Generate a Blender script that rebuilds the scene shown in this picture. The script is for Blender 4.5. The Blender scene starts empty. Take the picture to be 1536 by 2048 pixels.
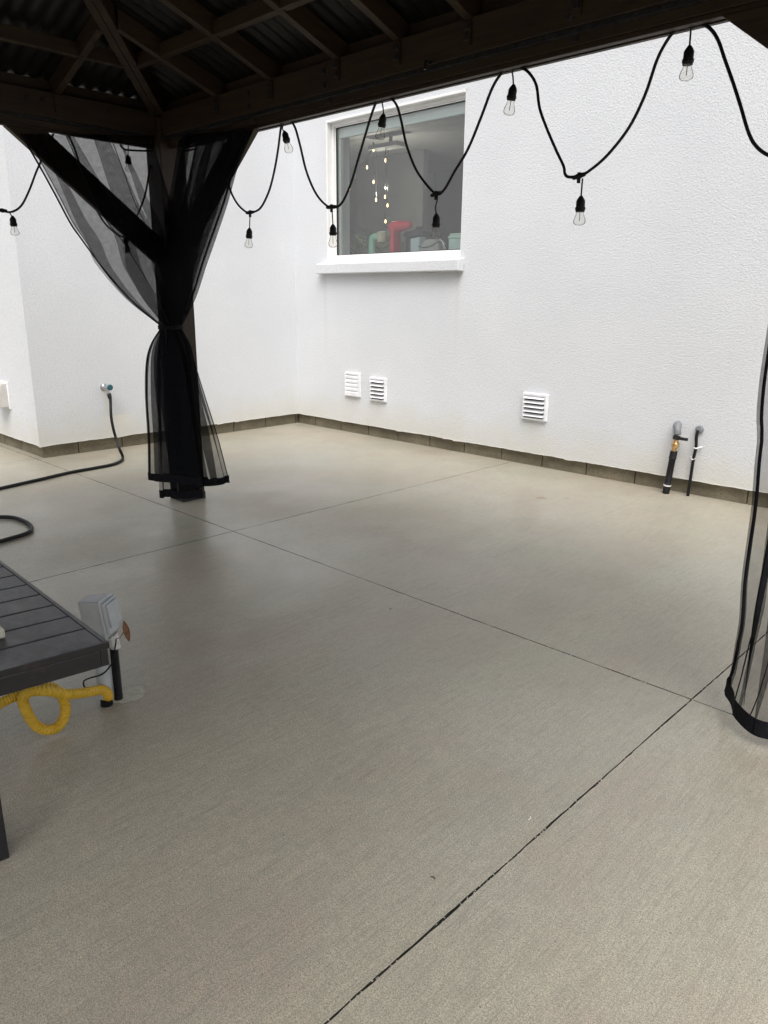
import bpy, bmesh, math, random
from mathutils import Vector, Matrix
random.seed(7)
sc = bpy.context.scene
col = sc.collection
R = math.radians

# ------------------------------------------------------------------ camera
CAM = Vector((6.336, -5.203, 1.32))
MR = Matrix(((0.718, -0.197, 0.668), (0.696, 0.191, -0.692), (0.009, 0.962, 0.274)))
_x = MR.col[0].normalized(); _z = MR.col[2].normalized()
_y = _z.cross(_x).normalized(); _z = _x.cross(_y).normalized()
MR = Matrix((_x, _y, _z)).transposed()
FPX = 1497.16
cam = bpy.data.cameras.new('camera'); co = bpy.data.objects.new('camera', cam); col.objects.link(co)
cam.sensor_fit = 'VERTICAL'; cam.sensor_height = 36; cam.lens = FPX / 2048 * 36
cam.clip_start = 0.02; cam.clip_end = 2000
co.matrix_world = Matrix.Translation(CAM) @ MR.to_4x4()
sc.camera = co

# ------------------------------------------------------------------ world and sun (overcast)
SUN_EL, SUN_AZ = R(57), R(138)
w = bpy.data.worlds.new('World'); sc.world = w; w.use_nodes = True
nt = w.node_tree; nt.nodes.clear()
sky = nt.nodes.new('ShaderNodeTexSky'); sky.sky_type = 'NISHITA'; sky.sun_disc = False
sky.sun_elevation = SUN_EL; sky.sun_rotation = SUN_AZ
sky.air_density = 1.0; sky.dust_density = 6.0; sky.ozone_density = 1.0
hs = nt.nodes.new('ShaderNodeHueSaturation'); hs.inputs['Saturation'].default_value = 0.36
bg = nt.nodes.new('ShaderNodeBackground'); bg.inputs['Strength'].default_value = 0.15
wo = nt.nodes.new('ShaderNodeOutputWorld')
nt.links.new(sky.outputs[0], hs.inputs['Color']); nt.links.new(hs.outputs[0], bg.inputs[0]); nt.links.new(bg.outputs[0], wo.inputs[0])
sl = bpy.data.lights.new('sun', 'SUN'); sl.energy = 0.9; sl.angle = R(50); sl.color = (1, 0.985, 0.97)
so = bpy.data.objects.new('sun', sl); col.objects.link(so)
sd = Vector((math.sin(SUN_AZ) * math.cos(SUN_EL), math.cos(SUN_AZ) * math.cos(SUN_EL), math.sin(SUN_EL)))
so.rotation_euler = sd.to_track_quat('Z', 'Y').to_euler(); so.location = (3, -6, 12)
sc.view_settings.view_transform = 'Standard'; sc.view_settings.look = 'None'
sc.view_settings.exposure = 0.50; sc.view_settings.gamma = 1

# ------------------------------------------------------------------ survey helpers: sight line met with a real plane
def ray(px, py): return MR @ Vector((px - 768, -(py - 1024), -FPX))
def P(px, py, ax, val):
    r = ray(px, py); return CAM + r * ((val - CAM[ax]) / r[ax])
def PD(px, py, depth): return CAM + ray(px, py) * (depth / FPX)
def depth_of(p): return -(MR.transposed() @ (Vector(p) - CAM)).z

# ------------------------------------------------------------------ object helpers
class MB:
    def __init__(s): s.v = []; s.f = []
    def add(s, v, f):
        n = len(s.v); s.v += [tuple(p) for p in v]; s.f += [tuple(i + n for i in q) for q in f]; return s
    def box(s, x0, y0, z0, x1, y1, z1, m=None):
        v = [Vector(p) for p in ((x0,y0,z0),(x1,y0,z0),(x1,y1,z0),(x0,y1,z0),(x0,y0,z1),(x1,y0,z1),(x1,y1,z1),(x0,y1,z1))]
        if m: v = [m @ p for p in v]
        return s.add(v, [(0,3,2,1),(4,5,6,7),(0,1,5,4),(1,2,6,5),(2,3,7,6),(3,0,4,7)])
    def bar(s, a, b, w, h, up=(0,0,1)):
        a = Vector(a); b = Vector(b); d = (b - a); L = d.length; d.normalize()
        side = d.cross(Vector(up)).normalized(); u = side.cross(d).normalized()
        m = Matrix((d, side, u)).transposed().to_4x4(); m.translation = a
        return s.box(0, -w/2, -h/2, L, w/2, h/2, m)
    def tube(s, pts, r, n=8, cap=True):
        pts = [Vector(p) for p in pts]; rr = r if isinstance(r, (list, tuple)) else [r] * len(pts)
        v = []; f = []; prev = None
        for i, p in enumerate(pts):
            t = (pts[min(i+1, len(pts)-1)] - pts[max(i-1, 0)])
            if t.length < 1e-9: t = Vector((0,0,1))
            t.normalize()
            if prev is None:
                a = Vector((0,0,1)) if abs(t.z) < 0.9 else Vector((1,0,0))
                nrm = t.cross(a).normalized()
            else:
                nrm = (prev - t * prev.dot(t)).normalized()
            prev = nrm; b = t.cross(nrm)
            for k in range(n):
                an = 2 * math.pi * k / n; v.append(p + (nrm * math.cos(an) + b * math.sin(an)) * rr[i])
        for i in range(len(pts) - 1):
            for k in range(n):
                f.append((i*n+k, i*n+(k+1) % n, (i+1)*n+(k+1) % n, (i+1)*n+k))
        if cap:
            f.append(tuple(reversed(range(n)))); f.append(tuple((len(pts)-1)*n + k for k in range(n)))
        return s.add(v, f)
    def lathe(s, prof, base, axis=(0,0,1), n=16):
        ax = Vector(axis).normalized(); base = Vector(base)
        pts = [base + ax * h for r, h in prof]
        a = Vector((0,0,1)) if abs(ax.z) < 0.9 else Vector((1,0,0))
        x = ax.cross(a).normalized(); y = ax.cross(x); v = []; f = []
        for p, (r, h) in zip(pts, prof):
            for k in range(n):
                an = 2*math.pi*k/n; v.append(p + (x*math.cos(an) + y*math.sin(an)) * max(r, 1e-5))
        for i in range(len(prof)-1):
            for k in range(n): f.append((i*n+k, i*n+(k+1)%n, (i+1)*n+(k+1)%n, (i+1)*n+k))
        f.append(tuple(reversed(range(n)))); f.append(tuple((len(prof)-1)*n+k for k in range(n)))
        return s.add(v, f)
    def prism(s, poly, vec):
        poly = [Vector(p) for p in poly]; vec = Vector(vec); n = len(poly)
        v = poly + [p + vec for p in poly]
        return s.add(v, [tuple(reversed(range(n))), tuple(range(n, 2*n))] + [(i, (i+1) % n, n+(i+1) % n, n+i) for i in range(n)])
    def grid(s, rows):
        nr = len(rows); nc = len(rows[0]); v = [p for r in rows for p in r]
        f = [(i*nc+j, i*nc+j+1, (i+1)*nc+j+1, (i+1)*nc+j) for i in range(nr-1) for j in range(nc-1)]
        return s.add(v, f)
    def build(s, name, mat, parent=None, smooth=False, bevel=0, label=None):
        off = Vector((0,0,0)); q = parent
        while q is not None: off += q.location; q = q.parent
        me = bpy.data.meshes.new(name); me.from_pydata([tuple(Vector(p) - off) for p in s.v], [], s.f)
        bm = bmesh.new(); bm.from_mesh(me); bmesh.ops.recalc_face_normals(bm, faces=bm.faces); bm.to_mesh(me); bm.free()
        if smooth:
            for p in me.polygons: p.use_smooth = True
            if hasattr(me, 'set_sharp_from_angle'): me.set_sharp_from_angle(angle=R(50))
        me.materials.append(mat)
        o = bpy.data.objects.new(name, me); col.objects.link(o); o.parent = parent
        if bevel:
            b = o.modifiers.new('bevel', 'BEVEL'); b.width = bevel; b.segments = 2; b.limit_method = 'ANGLE'; b.angle_limit = R(40)
        if label: o['label'] = label
        return o
def tag(o, label=None, cat=None, group=None, kind=None):
    if label: o['label'] = label
    if cat: o['category'] = cat
    if group: o['group'] = group
    if kind: o['kind'] = kind
    return o
def thing(name, label, cat, loc, group=None):
    o = bpy.data.objects.new(name, None); o.empty_display_size = 0.1; col.objects.link(o); o.location = loc
    return tag(o, label, cat, group)
def crom(pts, n=6):
    pts = [Vector(p) for p in pts]; out = []
    q = [pts[0]*2 - pts[1]] + pts + [pts[-1]*2 - pts[-2]]
    for i in range(1, len(q)-2):
        p0, p1, p2, p3 = q[i-1:i+3]
        for k in range(n):
            t = k/n
            out.append(0.5*((2*p1) + (p2-p0)*t + (2*p0-5*p1+4*p2-p3)*t*t + (3*p1-p0-3*p2+p3)*t**3))
    out.append(pts[-1]); return out

# ------------------------------------------------------------------ materials
def mat(name, c=(.5,.5,.5), rough=.6, metal=0, spec=.5):
    m = bpy.data.materials.new(name); m.use_nodes = True
    b = m.node_tree.nodes['Principled BSDF']
    b.inputs['Base Color'].default_value = (*c, 1); b.inputs['Roughness'].default_value = rough
    b.inputs['Metallic'].default_value = metal; b.inputs['Specular IOR Level'].default_value = spec
    return m
class NT:
    def __init__(s, m): s.m = m; s.t = m.node_tree; s.b = s.t.nodes['Principled BSDF']; s.geo = s.t.nodes.new('ShaderNodeNewGeometry').outputs['Position']
    def n(s, typ, **k):
        o = s.t.nodes.new(typ)
        for a, v in k.items(): setattr(o, a, v)
        return o
    def link(s, a, b): s.t.links.new(a, b)
    def mapping(s, scale, loc=(0,0,0)):
        mp = s.n('ShaderNodeMapping'); mp.inputs['Scale'].default_value = scale; mp.inputs['Location'].default_value = loc
        s.link(s.geo, mp.inputs['Vector']); return mp.outputs[0]
    def noise(s, scale, detail=4, rough=.5, vec=None, dist=0):
        o = s.n('ShaderNodeTexNoise'); o.inputs['Scale'].default_value = scale; o.inputs['Detail'].default_value = detail
        o.inputs['Roughness'].default_value = rough; o.inputs['Distortion'].default_value = dist
        s.link(vec if vec else s.geo, o.inputs['Vector']); return o.outputs['Fac']
    def ramp(s, fac, stops):
        r = s.n('ShaderNodeValToRGB'); e = r.color_ramp.elements
        while len(e) < len(stops): e.new(.5)
        for el, (p, c) in zip(e, stops): el.position = p; el.color = (*c, 1) if len(c) == 3 else c
        s.link(fac, r.inputs[0]); return r.outputs[0]
    def mix(s, f, a, b, bt='MIX'):
        o = s.n('ShaderNodeMix', data_type='RGBA', blend_type=bt)
        for v, i in ((f, 0), (a, 6), (b, 7)):
            if isinstance(v, (int, float)): o.inputs[i].default_value = v
            elif isinstance(v, tuple): o.inputs[i].default_value = (*v, 1)
            else: s.link(v, o.inputs[i])
        return o.outputs[2]
    def math(s, op, a, b=0, c=0):
        o = s.n('ShaderNodeMath', operation=op)
        for v, i in ((a, 0), (b, 1), (c, 2)):
            if isinstance(v, (int, float)): o.inputs[i].default_value = v
            else: s.link(v, o.inputs[i])
        return o.outputs[0]
    def sep(s):
        o = s.n('ShaderNodeSeparateXYZ'); s.link(s.geo, o.inputs[0]); return o.outputs
    def bump(s, h, strength=.5, dist=.002, prev=None):
        o = s.n('ShaderNodeBump'); o.inputs['Strength'].default_value = strength; o.inputs['Distance'].default_value = dist
        s.link(h, o.inputs['Height'])
        if prev: s.link(prev, o.inputs['Normal'])
        return o.outputs[0]

def m_stucco():
    m = mat('stucco', (.8,.8,.81), .85, spec=.25); t = NT(m)
    a = t.noise(78, 5, .68); b = t.noise(1.3, 3); v = t.n('ShaderNodeTexVoronoi'); v.inputs['Scale'].default_value = 95
    t.link(t.geo, v.inputs['Vector'])
    base = t.mix(t.ramp(b, [(.35,(0,0,0)),(.65,(1,1,1))]), (.65,.67,.695), (.695,.715,.737))
    base = t.mix(t.ramp(a, [(.34,(1,1,1)),(.54,(0,0,0))]), base, (.61,.615,.635))
    # splash dirt near the ground
    z = t.sep()[2]; n2 = t.noise(3.5, 5, .6)
    d = t.math('MULTIPLY', t.math('SUBTRACT', 0.62, t.math('ADD', z, t.math('MULTIPLY', n2, .45))), 1.7)
    d = t.math('MAXIMUM', t.math('MINIMUM', d, .6), 0)
    base = t.mix(d, base, (.60,.57,.47))
    x, y, zz = t.sep(); wob = t.noise(9, 4, .6)
    # rain streaks under sill ends, vents and tap
    for ax, c0, half, ztop, ln, st, colr in ((0,.86,.13,.60,.45,.5,(.52,.49,.40)),(0,1.22,.13,.57,.4,.6,(.52,.49,.40)),(0,2.98,.14,.58,.42,.55,(.54,.51,.43)),
            (0,.47,.05,1.55,.9,.35,(.55,.55,.52)),(0,2.16,.05,1.55,.8,.35,(.55,.55,.52)),(0,1.3,.5,1.54,.22,.25,(.58,.58,.56)),(1,-2.16,.05,.55,.45,.5,(.58,.54,.44)),(1,-2.05,.25,.30,.3,.5,(.80,.76,.62))):
        co_ = x if ax == 0 else y
        dx = t.math('DIVIDE', t.math('ABSOLUTE', t.math('SUBTRACT', co_, c0)), half)
        dz = t.math('DIVIDE', t.math('SUBTRACT', ztop, zz), ln)
        m1 = t.math('MAXIMUM', t.math('SUBTRACT', 1, t.math('ADD', dx, t.math('MULTIPLY', wob, .5))), 0)
        m2 = t.math('MULTIPLY', t.math('GREATER_THAN', dz, 0), t.math('MAXIMUM', t.math('SUBTRACT', 1, dz), 0))
        on = t.math('LESS_THAN', t.math('ABSOLUTE', y if ax == 0 else x), .02)
        base = t.mix(t.math('MULTIPLY', t.math('MULTIPLY', m1, m2), t.math('MULTIPLY', on, st*1.6)), base, colr)
    t.link(base, t.b.inputs['Base Color'])
    h = t.math('ADD', t.math('MULTIPLY', a, 1.0), t.math('MULTIPLY', v.outputs['Distance'], .5))
    t.link(t.bump(h, .5, .006), t.b.inputs['Normal']); return m
def m_concrete():
    m = mat('broomed_concrete', (.4,.38,.34), .55, spec=.45); t = NT(m)
    big = t.noise(.75, 4, .55, dist=.6); mid = t.noise(2.6, 5, .6, vec=t.mapping((1.6,.6,1))); fine = t.noise(230, 3, .8)
    gr = t.noise(420, 2, .8)
    c = t.mix(t.ramp(big, [(.36,(0,0,0)),(.62,(1,1,1))]), (.49,.475,.365), (.55,.48,.36))
    c = t.mix(t.math('MULTIPLY', t.ramp(mid, [(.38,(0,0,0)),(.68,(1,1,1))]), .45), c, (.37,.355,.295))
    c = t.mix(t.math('MULTIPLY', t.ramp(t.noise(1.7,4,.6,vec=t.mapping((1.3,.8,1),(9,4,0))), [(.47,(0,0,0)),(.62,(1,1,1))]), .8), c, (.46,.36,.275))
    c = t.mix(t.math('MULTIPLY', t.ramp(fine, [(.36,(1,1,1)),(.56,(0,0,0))]), .95), c, (.15,.14,.11))
    c = t.mix(t.math('MULTIPLY', t.ramp(t.noise(150, 1, .5), [(.27,(1,1,1)),(.33,(0,0,0))]), .75), c, (.07,.065,.05))
    c = t.mix(t.math('MULTIPLY', t.ramp(t.noise(120, 2, .6), [(.36,(1,1,1)),(.50,(0,0,0))]), .30), c, (.20,.19,.15))
    sk = t.noise(1, 6, .8, vec=t.mapping((52, 6, 1)))
    c = t.mix(t.math('MULTIPLY', t.ramp(sk, [(.38,(1,1,1)),(.60,(0,0,0))]), .45), c, (.26,.25,.195))
    gm = t.noise(34, 4, .8)
    c = t.mix(t.math('MULTIPLY', t.ramp(gm, [(.36,(1,1,1)),(.58,(0,0,0))]), .5), c, (.24,.23,.18))
    c = t.mix(t.math('MULTIPLY', t.ramp(gr, [(.50,(0,0,0)),(.68,(1,1,1))]), .7), c, (.80,.77,.67))
    c = t.mix(t.ramp(t.noise(95, 2, .5), [(.235,(1,1,1)),(.262,(0,0,0))]), c, (.13,.12,.10))
    br = t.noise(1, 5, .8, vec=t.mapping((175, 5.5, 1)))
    br2 = t.noise(1, 3, .7, vec=t.mapping((38, .7, 1)))
    c = t.mix(t.math('MULTIPLY', t.ramp(br, [(.30,(1,1,1)),(.5,(0,0,0))]), .6), c, (.20,.19,.15))
    # faint tooled lap mark between broom passes
    x, y, z = t.sep()
    wob = t.math('MULTIPLY', t.noise(2, 2), .03)
    lap = t.math('LESS_THAN', t.math('ABSOLUTE', t.math('SUBTRACT', t.math('ADD', x, wob), 4.155)), .004)
    c = t.mix(t.math('MULTIPLY', lap, t.math('MULTIPLY', t.math('MULTIPLY', t.ramp(t.noise(7, 4, .7), [(.42,(0,0,0)),(.62,(1,1,1))]), .55), t.math('GREATER_THAN', y, -2.1))), c, (.14,.13,.11))
    # two small rust stains near the house
    for (sx, sy, r) in ((P(1082,996,2,0).x, P(1082,996,2,0).y, .035), (P(1133,996,2,0).x, P(1133,996,2,0).y, .018)):
        dx = t.math('SUBTRACT', x, sx); dy = t.math('SUBTRACT', y, sy)
        dd = t.math('SQRT', t.math('ADD', t.math('MULTIPLY', dx, dx), t.math('MULTIPLY', dy, dy)))
        dd = t.math('ADD', dd, t.math('MULTIPLY', t.math('SUBTRACT', t.noise(30, 3), .5), .05))
        c = t.mix(t.math('MULTIPLY', t.math('LESS_THAN', dd, r), .6), c, (.22,.14,.08))
    t.link(c, t.b.inputs['Base Color'])
    rg = t.ramp(t.noise(.9, 4, .6, vec=t.mapping((1,1,1),(3,7,0))), [(.36,(.30,.30,.30)),(.6,(.52,.52,.52))])
    t.link(rg, t.b.inputs['Roughness'])
    t.link(t.ramp(t.noise(.8, 4, .6, vec=t.mapping((1,1,1),(5,2,0))), [(.38,(0,0,0)),(.62,(.55,.55,.55))]), t.b.inputs['Coat Weight'])
    t.b.inputs['Coat Roughness'].default_value = .2
    h = t.math('ADD', t.math('MULTIPLY', br, .9), t.math('ADD', t.math('MULTIPLY', br2, .35), t.math('MULTIPLY', fine, .6)))
    t.link(t.bump(h, .55, .0026), t.b.inputs['Normal']); return m
def m_block():
    m = mat('foundation_block', (.2,.19,.16), .9, spec=.2); t = NT(m)
    c = t.mix(t.ramp(t.noise(5, 5, .65), [(.3,(0,0,0)),(.7,(1,1,1))]), (.13,.115,.08), (.255,.225,.16))
    c = t.mix(t.ramp(t.noise(120, 2), [(.30,(1,1,1)),(.5,(0,0,0))]), c, (.13,.115,.085))
    t.link(c, t.b.inputs['Base Color']); t.link(t.bump(t.noise(90, 4), .6, .004), t.b.inputs['Normal']); return m
def m_wood(name, c1, c2, rough=.55, sc_=(3,3,60), spec=.4, bump=.25):
    m = mat(name, c1, rough, spec=spec); t = NT(m)
    tc = t.n('ShaderNodeTexCoord'); mp = t.n('ShaderNodeMapping'); mp.inputs['Scale'].default_value = sc_
    t.link(tc.outputs['Object'], mp.inputs[0])
    g = t.noise(1, 6, .65, vec=mp.outputs[0], dist=.4); b = t.noise(2.2, 3)
    c = t.mix(t.ramp(g, [(.3,(0,0,0)),(.7,(1,1,1))]), c1, c2)
    c = t.mix(t.math('MULTIPLY', b, .5), c, tuple(x*.6 for x in c1))
    t.link(c, t.b.inputs['Base Color']); t.link(t.bump(g, bump, .002), t.b.inputs['Normal']); return m
def m_noisy(name, c1, c2, scale=20, rough=.5, metal=0, bump=.1, spec=.5):
    m = mat(name, c1, rough, metal, spec); t = NT(m)
    n = t.noise(scale, 4, .6)
    t.link(t.mix(t.ramp(n, [(.35,(0,0,0)),(.65,(1,1,1))]), c1, c2), t.b.inputs['Base Color'])
    if bump: t.link(t.bump(n, bump, .002), t.b.inputs['Normal'])
    return m
def m_net(name, thru, c=(.008,.0085,.011)):
    m = bpy.data.materials.new(name); m.use_nodes = True; t = m.node_tree; t.nodes.clear()
    geo = t.nodes.new('ShaderNodeNewGeometry')
    n = t.nodes.new('ShaderNodeTexNoise'); n.inputs['Scale'].default_value = 35; n.inputs['Detail'].default_value = 4
    t.links.new(geo.outputs['Position'], n.inputs['Vector'])
    mr = t.nodes.new('ShaderNodeMapRange'); mr.inputs[1].default_value = .3; mr.inputs[2].default_value = .7
    mr.inputs[3].default_value = thru - .035; mr.inputs[4].default_value = thru + .035
    t.links.new(n.outputs['Fac'], mr.inputs[0])
    tr = t.nodes.new('ShaderNodeBsdfTransparent'); df = t.nodes.new('ShaderNodeBsdfPrincipled')
    df.inputs['Base Color'].default_value = (*c, 1); df.inputs['Roughness'].default_value = .9; df.inputs['Specular IOR Level'].default_value = .12
    mx = t.nodes.new('ShaderNodeMixShader'); out = t.nodes.new('ShaderNodeOutputMaterial')
    t.links.new(mr.outputs[0], mx.inputs[0]); t.links.new(df.outputs[0], mx.inputs[1]); t.links.new(tr.outputs[0], mx.inputs[2])
    t.links.new(mx.outputs[0], out.inputs[0]); return m
def m_glass(name, tint, refl0, gl_rough=.0, blend=.3):
    m = bpy.data.materials.new(name); m.use_nodes = True; t = m.node_tree; t.nodes.clear()
    tr = t.nodes.new('ShaderNodeBsdfTransparent'); tr.inputs[0].default_value = (*tint, 1)
    gl = t.nodes.new('ShaderNodeBsdfGlossy'); gl.inputs['Roughness'].default_value = gl_rough
    lw = t.nodes.new('ShaderNodeLayerWeight'); lw.inputs['Blend'].default_value = blend
    ma = t.nodes.new('ShaderNodeMath'); ma.operation = 'MULTIPLY_ADD'; ma.inputs[1].default_value = 1.0; ma.inputs[2].default_value = refl0
    ma.use_clamp = True
    mx = t.nodes.new('ShaderNodeMixShader'); out = t.nodes.new('ShaderNodeOutputMaterial')
    t.links.new(lw.outputs['Fresnel'], ma.inputs[0]); t.links.new(ma.outputs[0], mx.inputs[0])
    t.links.new(tr.outputs[0], mx.inputs[1]); t.links.new(gl.outputs[0], mx.inputs[2]); t.links.new(mx.outputs[0], out.inputs[0]); return m
def m_emit(name, c, s):
    m = mat(name, c); b = m.node_tree.nodes['Principled BSDF']
    b.inputs['Emission Color'].default_value = (*c, 1); b.inputs['Emission Strength'].default_value = s; return m

STUCCO = m_stucco(); CONC = m_concrete(); BLOCK = m_block()
JOINT = m_noisy('joint_dirt', (.008,.007,.006), (.03,.027,.022), 60, .95, bump=.3)
WOOD = m_wood('cedar_stain', (.019,.011,.0055), (.052,.031,.016), .55)
ROOF = m_noisy('roof_metal', (.007,.0065,.006), (.011,.010,.010), 6, .42, .2, .03)
IRON = m_noisy('black_iron', (.012,.012,.013), (.03,.03,.032), 40, .45, .3, .08)
NET = m_net('mesh_netting', .66); NETD = m_net('mesh_netting_dense', .44)
HEM = m_noisy('black_hem_fabric', (.005,.005,.007), (.011,.011,.014), 150, .9, bump=.3, spec=.15)
RUBBER = m_noisy('black_rubber', (.006,.006,.007), (.013,.013,.014), 60, .5, bump=.08, spec=.25)
VINYL = m_noisy('white_vinyl', (.78,.78,.78), (.84,.84,.83), 8, .4, bump=.02)
VENTW = m_noisy('white_vent_plastic', (.74,.75,.77), (.84,.85,.87), 12, .45, bump=.04)
DARK = mat('dark_duct', (.03,.03,.03), .9)
GLASS = m_glass('window_glass', (.86,.93,.91), .21, 0, .16)
BULB = m_glass('bulb_glass', (.95,.95,.93), .03, .02, .10)
BRASS = m_noisy('brass', (.62,.38,.16), (.75,.5,.25), 30, .3, 1, .05)
STEEL = m_noisy('dull_steel', (.45,.46,.47), (.62,.63,.64), 30, .35, 1, .08)
GREYPVC = m_noisy('grey_pvc', (.17,.18,.19), (.23,.24,.25), 18, .5, bump=.06)
BOXGREY = m_noisy('grey_outlet_plastic', (.42,.45,.47), (.50,.53,.55), 14, .4, bump=.05)
YELLOW = m_noisy('yellow_hose', (.58,.36,.02), (.72,.46,.04), 25, .5, bump=.1)
TABLE = m_wood('charcoal_slats', (.009,.009,.011), (.020,.020,.022), .42, (2.5,2.5,30), .5, .25)
def t_up(t_, u_): return t_.math('MULTIPLY', u_, .9)
_t = NT(TABLE); _b = _t.b.inputs['Base Color'].links[0].from_socket
_n = _t.noise(7, 5, .65, vec=_t.mapping((.6,1,1)))
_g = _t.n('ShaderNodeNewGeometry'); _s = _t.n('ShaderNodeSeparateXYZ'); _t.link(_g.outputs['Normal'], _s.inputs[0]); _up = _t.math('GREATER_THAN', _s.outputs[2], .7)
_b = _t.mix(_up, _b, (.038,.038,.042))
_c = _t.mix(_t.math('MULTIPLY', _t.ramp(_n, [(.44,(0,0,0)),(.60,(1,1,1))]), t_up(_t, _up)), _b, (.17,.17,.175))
_c = _t.mix(_t.math('MULTIPLY', _t.ramp(_t.noise(16, 4, .7), [(.62,(0,0,0)),(.70,(1,1,1))]), .3), _c, (.10,.05,.04))
_t.link(_c, _t.b.inputs['Base Color']); _t.link(_t.ramp(_n, [(.3,(.28,.28,.28)),(.7,(.6,.6,.6))]), _t.b.inputs['Roughness'])
_t = NT(YELLOW); _b = _t.b.inputs['Base Color'].links[0].from_socket
_c = _t.mix(_t.ramp(_t.noise(170, 4, .75), [(.31,(1,1,1)),(.40,(0,0,0))]), _b, (.12,.07,.01))
_t.link(_c, _t.b.inputs['Base Color'])

# ------------------------------------------------------------------ the setting
g = MB(); g.add([(-300,-300,-.03),(300,-300,-.03),(300,300,-.03),(-300,300,-.03)], [(0,1,2,3)])
tag(g.build('ground', JOINT), kind='structure')
def slab_edge(a0, a1, n):
    out = []; p = 0
    for i in range(n+1):
        p = p*.55 + random.uniform(-1,1)*.0009; out.append((a0+(a1-a0)*i/n, p))
    return out
XS = [-9.5,-6.8,-3.3,-.055,2.791,5.501,8.22,11]; YS = [-12,-9.8,-8.2,-5.52,-2.80,.25]
sb = MB(); HG = .0018
for i in range(len(XS)-1):
    for j in range(len(YS)-1):
        x0, x1, y0, y1 = XS[i], XS[i+1], YS[j], YS[j+1]
        near = x1 > -1 and x0 < 8 and y1 > -6
        n = 110 if near else 4
        loop = []
        loop += [(a, y0+HG+d) for a, d in slab_edge(x0+HG, x1-HG, n)[:-1]]
        loop += [(x1-HG+d, a) for a, d in slab_edge(y0+HG, y1-HG, n)[:-1]]
        loop += [(a, y1-HG+d) for a, d in slab_edge(x1-HG, x0+HG, n)[:-1]]
        loop += [(x0+HG+d, a) for a, d in slab_edge(y1-HG, y0+HG, n)[:-1]]
        k = len(loop); cx = (x0+x1)/2; cy = (y0+y1)/2
        top = []
        for (x, y) in loop:
            top.append((x + (cx-x)*.0006*random.uniform(.1,1.6), y + (cy-y)*.0006*random.uniform(.1,1.6), 0))
        v = top + [(x, y, -.0025) for x, y in loop] + [(x, y, -.026) for x, y in loop]
        sb.add(v, [tuple(range(k))] + [(q, (q+1)%k, k+(q+1)%k, k+q) for q in range(k)] + [(k+q, k+(q+1)%k, 2*k+(q+1)%k, 2*k+q) for q in range(k)])
patio = tag(sb.build('patio', CONC), kind='structure')
patio.data.materials.append(JOINT)
for p_ in patio.data.polygons:
    if len(p_.vertices) == 4 and abs(p_.normal.z) < .5: p_.material_index = 1

gb_ = MB()
for k in range(520):
    if k % 3 == 0: px_, py_ = 5.501 + random.uniform(-.004,.004), random.uniform(-5.2,-1.5)
    elif k % 3 == 1: px_, py_ = random.uniform(2.2,6.3), -2.80 + random.uniform(-.004,.004)
    else: px_, py_ = 2.791 + random.uniform(-.004,.004), random.uniform(-5,0)
    q = random.uniform(.0012,.0032); e = random.uniform(0,3)
    gb_.lathe([(q*.4,-q*.7),(q,-q*.1),(q*.6,q*.5)], (px_,py_,-.003+q*.5), (math.cos(e),math.sin(e),.7), 5)
tag(gb_.build('joint_grit', m_noisy('grit', (.25,.24,.21), (.7,.68,.62), 300, .9, bump=0)), 'scattered pale grit lodged in the slab joints', kind='stuff')
# ------------------------------------------------------------------ the house
house = thing('house', 'white stucco house with grey block foundation wrapping round the patio corner', 'house', (0,0,0))
WT = 5.6; PB = .112                                    # wall top, plaster bottom
TH = .28                                               # wall thickness
wx0, wx1, wz0, wz1 = .512, 2.185, 1.665, 2.925         # window opening
wl = MB()
def wallface(rects, fn):
    for r in rects: wl.add([fn(r[0],r[2]), fn(r[1],r[2]), fn(r[1],r[3]), fn(r[0],r[3])], [(0,1,2,3)])
# right-hand wall, outer face y=0 with the opening
XE = 12
wallface([(0,wx0,PB,WT),(wx1,XE,PB,WT),(wx0,wx1,PB,wz0),(wx0,wx1,wz1,WT)], lambda a,b:(a,0,b))
wallface([(0,wx0,PB,WT),(wx1,XE,PB,WT),(wx0,wx1,PB,wz0),(wx0,wx1,wz1,WT)], lambda a,b:(a,TH,b))
for (a,b) in (((wx0,wz0),(wx0,wz1)),((wx1,wz0),(wx1,wz1)),((wx0,wz1),(wx1,wz1)),((wx0,wz0),(wx1,wz0))):
    wl.add([(a[0],0,a[1]),(b[0],0,b[1]),(b[0],TH,b[1]),(a[0],TH,a[1])], [(0,1,2,3)])
YL = -2.775
wl.add([(0,YL,PB),(0,0,PB),(0,0,WT),(0,YL,WT)], [(0,1,2,3)])
wl.add([(-8,YL,PB),(0,YL,PB),(0,YL,WT),(-8,YL,WT)], [(0,1,2,3)])
wl.add([(-8,YL,WT),(0,YL,WT),(0,0,WT),(XE,0,WT),(XE,8,WT),(-8,8,WT)], [(0,1,2,3,4,5)])
wl.add([(XE,0,PB),(XE,8,PB),(XE,8,WT),(XE,0,WT)], [(0,1,2,3)])
wl.add([(-8,YL,PB),(-8,8,PB),(-8,8,WT),(-8,YL,WT)], [(0,1,2,3)])
wl.add([(-8,8,PB),(XE,8,PB),(XE,8,WT),(-8,8,WT)], [(0,1,2,3)])
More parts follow.
